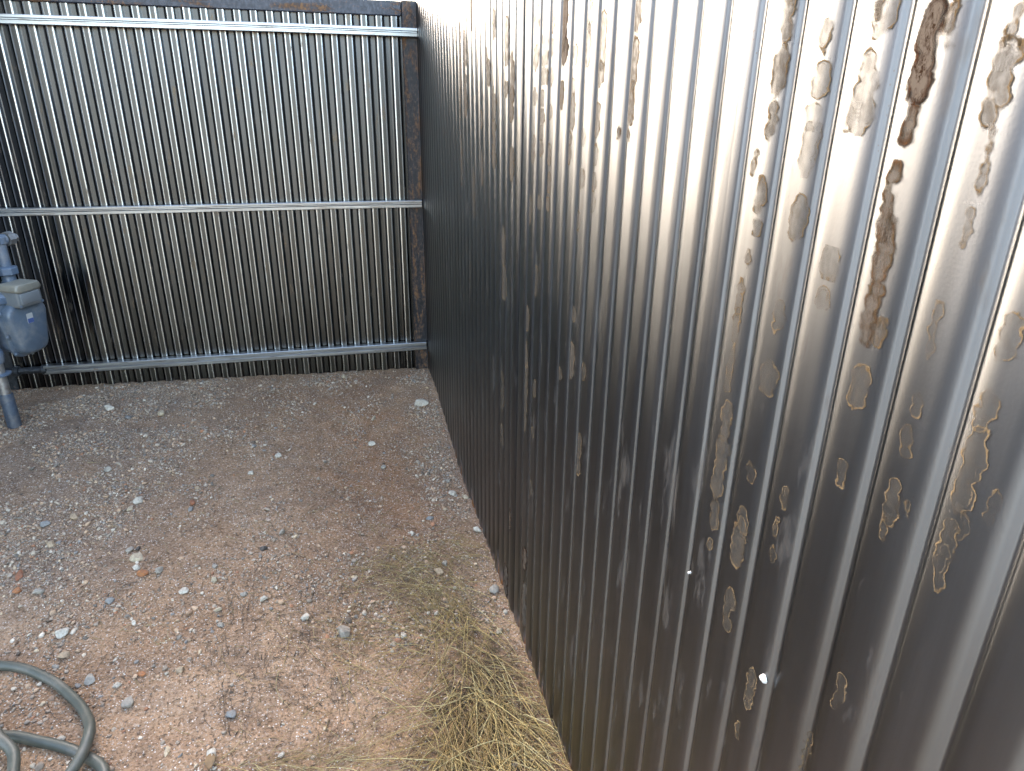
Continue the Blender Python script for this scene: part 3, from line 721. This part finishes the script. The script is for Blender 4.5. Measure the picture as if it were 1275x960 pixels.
STONES = [  # px, py, width in px, colour, label
 (525, 504, 19, 'white', 'large white stone near the corner where the two fences meet'), (428, 470, 9, 'cream', 'cream pebble close under the bottom rail of the back fence'),
 (465, 522, 6, 'bone', 'pale upright splinter-like chip left of the white corner stone'), (201, 517, 13, 'cream', 'flat cream stone in the gravel below the back fence seam'),
 (136, 510, 14, 'white', 'white flat stone in the gravel between gas meter and back fence seam'), (160, 521, 9, 'blue', 'bluish chip just right of the white flat stone by the back fence'),
 (316, 556, 8, 'blue', 'small bluish-white cube-like stone on bare soil, middle of the yard'), (347, 568, 10, 'white', 'white rounded stone right of the small bluish cube-like stone'),
 (313, 590, 9, 'white', 'thin white flake lying below the bluish cube-like stone'), (246, 609, 8, 'tan', 'small tan pebble above the rust-red stone'),
 (240, 628, 12, 'red', 'rust-red stone touching a pale lavender chip'), (238, 635, 8, 'blue', 'pale lavender chip just under the rust-red stone'),
 (477, 583, 9, 'grey', 'grey pebble on the reddish soil, right of centre'), (463, 554, 10, 'white', 'small white flake on the reddish soil below the upright chip'),
 (558, 600, 9, 'grey', 'upper grey pebble of the cluster beside the right fence'), (563, 616, 11, 'white', 'white stone in the middle of the cluster beside the right fence'),
 (580, 620, 9, 'cream', 'cream pebble of the cluster nearest to the right fence'), (535, 646, 10, 'blue', 'slate-blue pebble left of the right fence, above the dry grass'),
 (594, 661, 13, 'white', 'pale stone against the foot of the right fence, above the dry grass'), (513, 666, 10, 'white', 'white chip just above the thin wisps of dry grass'),
 (351, 664, 11, 'grey', 'rounded grey pebble alone on the brown soil in mid yard'), (328, 684, 11, 'dark', 'dark pebble below the lone rounded grey pebble'),
 (334, 648, 8, 'pink', 'pinkish-white pebble above left of the rounded grey pebble'), (229, 737, 12, 'white', 'white oval pebble left of the row of small stones'),
 (267, 723, 12, 'cream', 'cream stone heading the row of small stones'), (273, 760, 11, 'cream', 'cream stone in the middle of the row of small stones'),
 (275, 779, 10, 'grey', 'grey stone ending the row of small stones'), (268, 706, 9, 'grey', 'small grey stone just above the head of the row'),
 (198, 712, 13, 'grey', 'grey angular stone right of the orange brick chip'), (328, 747, 12, 'white', 'white oval pebble on the sandy patch'),
 (546, 713, 13, 'tan', 'tan rounded stone lying among the grass wisps'), (554, 703, 11, 'grey', 'grey flat stone just above the tan one in the grass wisps'),
 (615, 735, 17, 'grey', 'broad grey stone at the foot of the right fence beside the grass'), (621, 787, 12, 'cream', 'cream stone between dry grass and right fence'),
 (171, 696, 17, 'cream', 'cream stone, biggest of the little heap on the left'), (162, 686, 11, 'grey', 'angular grey shard leaning on top of the little heap'),
 (172, 684, 9, 'dark', 'black shard at the top of the little heap'), (171, 708, 11, 'white', 'white pebble at the bottom of the little heap'),
 (179, 716, 15, 'orange', 'orange brick chip below the little heap'), (78, 790, 20, 'white', 'large flat white stone above the hose coil'),
 (25, 718, 25, 'red', 'long red-brown brick fragment at the left edge'), (22, 737, 12, 'orange', 'orange pebble below the red-brown brick fragment'),
 (48, 738, 13, 'grey', 'grey-white stone right of the orange pebble at the left'), (137, 750, 13, 'blue', 'pale bluish stone below the little heap'),
 (167, 776, 10, 'white', 'white pebble below right of the pale bluish stone'), (144, 821, 11, 'white', 'narrow white chip right of the tan oval stone'),
 (80, 818, 14, 'tan', 'tan oval stone just above the hose'), (69, 831, 10, 'grey', 'grey pebble touching the outside of the hose loop'),
 (112, 848, 17, 'grey', 'pale grey flat stone outside the bend of the hose'), (160, 877, 18, 'grey', 'rounded grey stone right of the hose coil'),
 (146, 854, 12, 'white', 'white pebble above the rounded grey stone by the hose'), (177, 840, 11, 'orange', 'orange-brown pebble right of the white pebble by the hose'),
 (287, 891, 15, 'blue', 'blue-grey upright stone at the edge of the sandy patch'), (208, 936, 18, 'cream', 'long pale stone near the bottom edge, right of the hose'),
 (225, 941, 10, 'blue', 'blue pebble touching the long pale stone at the bottom'), (265, 940, 15, 'white', 'white rounded stone near the bottom edge above a brown leaf'),
 (381, 770, 14, 'white', 'bright white crumbly stone on the sand left of the dry grass'), (429, 790, 24, 'grey', 'egg-shaped grey-white stone, largest one left of the dry grass'),
 (502, 792, 10, 'white', 'white pebble at the left edge of the dry grass'), (75, 922, 12, 'white', 'white chip inside the hose loop'),
 (134, 586, 12, 'grey', 'grey stone in the dense gravel in front of the meter'), (173, 625, 15, 'white', 'white flat stone of the pale pair in the left gravel'),
 (162, 635, 10, 'cream', 'cream stone of the pale pair in the left gravel'), (58, 654, 14, 'blue', 'blue-grey stone at the left of the dense gravel'),
 (92, 645, 14, 'tan', 'tan flat stone right of the blue-grey one in the gravel'), (64, 679, 13, 'tan', 'tan stone below the blue-grey stone in the gravel'),
 (225, 836, 12, 'tan', 'tan pebble on bare soil in the lower left'), (350, 941, 10, 'white', 'small white stone on the sand near the bottom edge'),
 (304, 741, 10, 'grey', 'small grey stone left of the white oval pebble on the sand'), (656, 918, 9, 'white', 'small white stone between grass and fence, lower right'),
 (543, 764, 8, 'white', 'small white pebble at the top of the dense dry grass'), (566, 733, 7, 'white', 'tiny bright white chip in the grass wisps'),
]
def ground_px(px, py):
    z = .04
    for _ in range(5):
        p = px_hit(px, py, 2, z); z = float(ground_at(np.array([p[0]]), np.array([p[1]]))[0])
    return p
for i, (px, py, w, c, lab_) in enumerate(STONES):
    p = ground_px(px, py); rad = w / 2 / FL * float((p - CAM) @ fwd)
    fl_ = .62 if w < 16 else .55
    V = rock(300 + i, I3 if w > 11 else I2, fl_, .2 + .8 * ((i * 37 % 10) / 10))
    if 'long' in lab_ or 'narrow' in lab_ or 'splinter' in lab_: V *= [1.05, .42, .5]
    else: V *= 1.08
    a = (i * 2.399) % 6.28 if 'splinter' not in lab_ else 1.25
    ca, sa = math.cos(a), math.sin(a); V = np.stack([V[:, 0] * ca - V[:, 1] * sa, V[:, 0] * sa + V[:, 1] * ca, V[:, 2]], 1)
    if 'splinter' in lab_: rad *= 2.4
    V = V * rad; zc = p[2] + (-V[:, 2].min()) * .55
    o = mesh_obj('stone', V + [p[0], p[1], zc], I3[1] if w > 11 else I2[1], MS[c], None, True, loc=(p[0], p[1], p[2]))
    o.data.set_sharp_from_angle(angle=math.radians(24))
    tag(o, lab_, 'stone', 'stones lying on the yard floor')

# ------------------------------------------------------------------ gravel (nobody could count it)
def scatter(n, seed, dens):
    r_ = np.random.default_rng(seed); out = np.zeros((0, 2))
    while len(out) < n:
        q = np.stack([r_.uniform(-2.55, .03, n), r_.uniform(-2.75, -.012, n)], 1)
        ok = (q[:, 0] < wall_x(q[:, 1]) - .022) & (q[:, 0] > -2.5)
        d = dens(q[:, 0], q[:, 1]); ok &= r_.uniform(0, 1, n) < d
        out = np.vstack([out, q[ok]])
    return out[:n]
def dens(x, y):
    k = np.array([mnoise.fractal((a * 5.0, b_ * 5.0, 4.2), 1.0, 2.0, 4) for a, b_ in zip(x, y)])
    edge = np.exp(-((x - wall_x(y) + .10) / .10) ** 2) * .35
    back = np.exp(-((y + .12) / .14) ** 2) * .3
    return np.clip((.40 + 1.0 * field_grey(x, y) - .45 * field_sand(x, y) - .12 * field_red(x, y) + edge + back) * np.clip(.55 + 1.5 * k, .08, 1.6), .03, 1)
PAL = np.array([(.34, .285, .235), (.25, .20, .16), (.42, .36, .295), (.52, .465, .40), (.35, .245, .165), (.23, .155, .11), (.42, .295, .205), (.16, .145, .13), (.33, .16, .09), (.225, .215, .21), (.46, .36, .255), (.12, .092, .07)])
PW = np.array([.13, .13, .12, .06, .12, .10, .12, .06, .045, .05, .05, .045]); PW /= PW.sum()
def pebbles(n, seed, lo, hi, power, base, nvar):
    r_ = np.random.default_rng(seed); xy = scatter(n, seed, dens)
    size = lo * (hi / lo) ** (r_.uniform(0, 1, n) ** power)
    var = [rock(900 + k + seed * 31, base, r_.uniform(.5, .75), .7) for k in range(nvar)]
    nv, nf = len(base[0]), len(base[1]); V = np.zeros((n, nv, 3)); vi = r_.integers(0, nvar, n); a = r_.uniform(0, 6.283, n); tl = r_.normal(0, .25, (n, 2))
    VV = np.stack(var)[vi] * (size / 2)[:, None, None]
    ca, sa = np.cos(a)[:, None], np.sin(a)[:, None]
    x, y = VV[..., 0] * ca - VV[..., 1] * sa, VV[..., 0] * sa + VV[..., 1] * ca
    z = VV[..., 2] + x * tl[:, :1] + y * tl[:, 1:]
    gz_ = ground_at(xy[:, 0], xy[:, 1])
    V[..., 0] = x + xy[:, :1]; V[..., 1] = y + xy[:, 1:]; V[..., 2] = z + (gz_ + size * r_.uniform(-.02, .22, n))[:, None]
    F = (base[1][None] + (np.arange(n) * nv)[:, None, None]).reshape(-1, 3)
    ci = r_.choice(len(PAL), n, p=PW); c = PAL[ci] * np.array([.96, .90, .80]) * r_.uniform(.75, 1.2, (n, 1)); c = np.repeat(c, nv, 0)
    return V.reshape(-1, 3), F, c
parts = [pebbles(52000, 11, .0030, .0082, 1.1, I0, 14), pebbles(15000, 12, .0070, .0165, 1.7, I1, 14), pebbles(1300, 13, .014, .027, 2.2, I2, 12)]
V = np.vstack([p[0] for p in parts]); off = np.cumsum([0] + [len(p[0]) for p in parts]); F = np.vstack([p[1] + off[i] for i, p in enumerate(parts)]); Cc = np.vstack([p[2] for p in parts])
gravel = mesh_obj('gravel', V, F, M_GRAVEL, None, False)
a = gravel.data.color_attributes.new('col', 'FLOAT_COLOR', 'POINT'); a.data.foreach_set('color', np.hstack([Cc, np.ones((len(Cc), 1))]).astype(np.float32).ravel())
tag(gravel, 'loose mixed grey, tan and rusty gravel strewn over the soil', 'gravel', None, 'stuff')

# ------------------------------------------------------------------ dry grass and root debris
def strands(roots, dirs, length, width, rise, colr, seed, nseg=7, curl=.6, sag=True):
    """thin tapering three-sided blades"""
    r_ = np.random.default_rng(seed); n = len(roots); V = np.zeros((n, (nseg + 1) * 3, 3)); C_ = np.zeros((n, (nseg + 1) * 3, 3))
    t = np.linspace(0, 1, nseg + 1)
    for i in range(n):
        a0 = dirs[i]; cv = r_.normal(0, curl); a = a0 + cv * t + .25 * np.sin(t * 6 + r_.uniform(0, 6)) * abs(cv)
        st = length[i] / nseg; x = roots[i][0] + np.concatenate([[0], np.cumsum(np.cos(a[:-1]) * st)]); y = roots[i][1] + np.concatenate([[0], np.cumsum(np.sin(a[:-1]) * st)])
        x = np.minimum(x, wall_x(y) - DEP - .004)
        g = ground_at(x, y); k = r_.uniform(.7, 2.2)
        h = rise[i] * (np.sin(np.pi * np.clip(t, 0, 1) ** (1 / k)) * .8 + .25 * t * r_.uniform(-.3, 1)) + .002
        w = width[i] * (1 - .75 * t ** 1.5) / 2
        nx_, ny_ = -np.sin(a), np.cos(a)
        z = np.maximum(g + .0015, g + h)
        P_ = np.stack([np.stack([x + nx_ * w, y + ny_ * w, z], 1), np.stack([x - nx_ * w, y - ny_ * w, z], 1), np.stack([x, y, z + w * 1.1], 1)], 1)
        V[i] = P_.reshape(-1, 3); C_[i] = colr[i] * (1 - .0 * t[:, None].repeat(3, 0))
    q = np.arange(nseg)[:, None] * 3; fq = []
    for u_, v_ in ((0, 1), (1, 2), (2, 0)): fq.append(np.hstack([q + u_, q + v_, q + 3 + v_, q + 3 + u_]))
    fq = np.vstack(fq); F = (fq[None] + (np.arange(n) * (nseg + 1) * 3)[:, None, None]).reshape(-1, 4)
    return V.reshape(-1, 3), F, C_.reshape(-1, 3)
def add_strands(name, sets, mat, label, cat):
    V = np.vstack([s_[0] for s_ in sets]); off = np.cumsum([0] + [len(s_[0]) for s_ in sets]); F = np.vstack([s_[1] + off[i] for i, s_ in enumerate(sets)]); C_ = np.vstack([s_[2] for s_ in sets])
    o = mesh_obj(name, V, F, mat, None, True)
    a = o.data.color_attributes.new('col', 'FLOAT_COLOR', 'POINT'); a.data.foreach_set('color', np.hstack([C_, np.ones((len(C_), 1))]).astype(np.float32).ravel())
    return tag(o, label, cat, None, 'stuff')
r_ = np.random.default_rng(77)
STRAW = np.array([(.42, .29, .10), (.48, .35, .135), (.36, .245, .09), (.27, .175, .07), (.18, .115, .055), (.52, .42, .20)])
def clump(specs, seed, lw, wd, rs, dark=0.0, curl=.5):
    R_, D_, Ln, W_, Ri, Co = [], [], [], [], [], []
    q_ = np.random.default_rng(seed)
    for px, py, sx, sy, n, ang, spr in specs:
        for _ in range(n):
            p = ground_px(px + q_.normal(0, sx), py + q_.normal(0, sy))
            if p[0] > wall_x(p[1]) - .03: continue
            R_.append(p[:2]); D_.append(math.radians(ang) + q_.normal(0, spr)); Ln.append(q_.uniform(*lw)); W_.append(q_.uniform(*wd)); Ri.append(q_.uniform(*rs) * q_.uniform(.2, 1))
            Co.append(STRAW[q_.integers(0, 6)] * q_.uniform(.65, 1.1) * (1 - dark))
    return strands(np.array(R_), np.array(D_), np.array(Ln), np.array(W_), np.array(Ri), np.array(Co), seed, curl=curl)
dense = clump([(575, 770, 12, 18, 32, -95, .6), (555, 765, 12, 20, 28, -80, .7), (590, 830, 18, 24, 95, -85, .65), (610, 880, 22, 26, 135, -85, .6), (580, 890, 20, 28, 120, -100, .6), (630, 930, 24, 22, 90, -75, .7), (575, 940, 22, 18, 70, -95, .6), (605, 985, 36, 18, 100, 95, .6), (640, 870, 14, 26, 30, -55, .6)],
              5, (.12, .36), (.0012, .0027), (.006, .055), 0.0, .5)
loose = clump([(585, 860, 42, 60, 80, -90, 1.6), (535, 790, 26, 26, 30, 170, .6), (655, 920, 16, 22, 30, -60, .9)], 6, (.12, .30), (.0011, .0022), (.004, .045), .05, .7)
mat_ = clump([(595, 860, 26, 56, 420, -90, 1.4), (605, 935, 32, 28, 300, -90, 1.4)], 8, (.05, .14), (.001, .002), (.002, .014), .80, .9)
add_strands('dry_grass', [dense, loose, mat_], mat_attr('straw_blades'), 'clump of dead straw-coloured grass lying along the right fence', 'dry grass')
wisps = clump([(500, 705, 30, 20, 150, -20, .8), (545, 735, 22, 22, 150, -70, .7), (470, 730, 28, 18, 80, 10, .9), (455, 800, 40, 22, 70, 20, .9), (420, 850, 60, 50, 50, 20, 1.5), (380, 955, 60, 8, 90, 10, .6), (560, 690, 18, 16, 70, -45, .6)], 9, (.06, .24), (.0008, .0016), (.002, .024), .12, .8)
bits = clump([(300, 600, 130, 80, 150, 0, 3), (450, 600, 80, 80, 180, 0, 3), (350, 780, 90, 90, 170, 0, 3), (150, 680, 100, 120, 120, 0, 3), (540, 650, 40, 60, 100, 0, 3)], 10, (.015, .07), (.0008, .0018), (.001, .006), .35, .8)
add_strands('dead_grass_litter', [wisps, bits], mat_attr('litter_blades'), 'thin wisps and bits of dead grass scattered over the soil', 'grass litter')
STRAW = np.array([(.075, .050, .035), (.055, .038, .028), (.10, .068, .045), (.04, .03, .024), (.09, .06, .04), (.13, .09, .06)])
roots_ = clump([(390, 780, 40, 40, 130, 0, 3), (440, 640, 70, 40, 130, 0, 3), (250, 570, 60, 30, 50, 170, .5), (395, 590, 60, 40, 90, 0, 3), (290, 830, 26, 60, 110, 80, .8), (510, 730, 40, 30, 170, -30, 1.2), (400, 860, 60, 30, 60, 20, 1.2), (600, 640, 20, 40, 30, 90, .6), (150, 620, 90, 80, 120, 0, 3), (80, 760, 60, 60, 60, 0, 3)], 12, (.02, .15), (.0006, .0014), (.001, .008), 0, 1.0)
crumbs = clump([(150, 600, 120, 90, 250, 0, 3), (420, 660, 100, 90, 250, 0, 3), (330, 820, 100, 80, 200, 0, 3), (540, 620, 50, 80, 120, 0, 3), (590, 880, 60, 70, 200, 0, 3)], 14, (.008, .025), (.0014, .0032), (.001, .003), 0, .6)
add_strands('root_debris', [roots_, crumbs], mat_attr('root_debris'), 'fine dark roots, twigs and bark crumbs scattered over the soil', 'debris')
# one dead leaf by the white stone at the bottom
p = ground_px(263, 952); M_LEAF = mat_simple('dead_leaf', (.16, .095, .04), .7, 0, .3, 90, .2)
lv = []; lf = []
for k, t in enumerate(np.linspace(0, 1, 7)):
    w = .011 * math.sin(math.pi * min(1, t * .95 + .04)) ** .8
    for j, u_ in enumerate((-1, 0, 1)): lv.append((p[0] + u_ * w, p[1] + .018 - t * .04, p[2] + .008 + abs(u_) * .006 + .004 * math.sin(t * 4)))
lf = [(k * 3 + j, k * 3 + j + 1, k * 3 + j + 4, k * 3 + j + 3) for k in range(6) for j in range(2)]
o = mesh_obj('dead_leaf', lv, lf, M_LEAF, None, True, loc=tuple(p)); sm_ = o.modifiers.new('thickness', 'SOLIDIFY'); sm_.thickness = .0006
tag(o, 'small curled brown leaf near the bottom edge below a white stone', 'leaf')
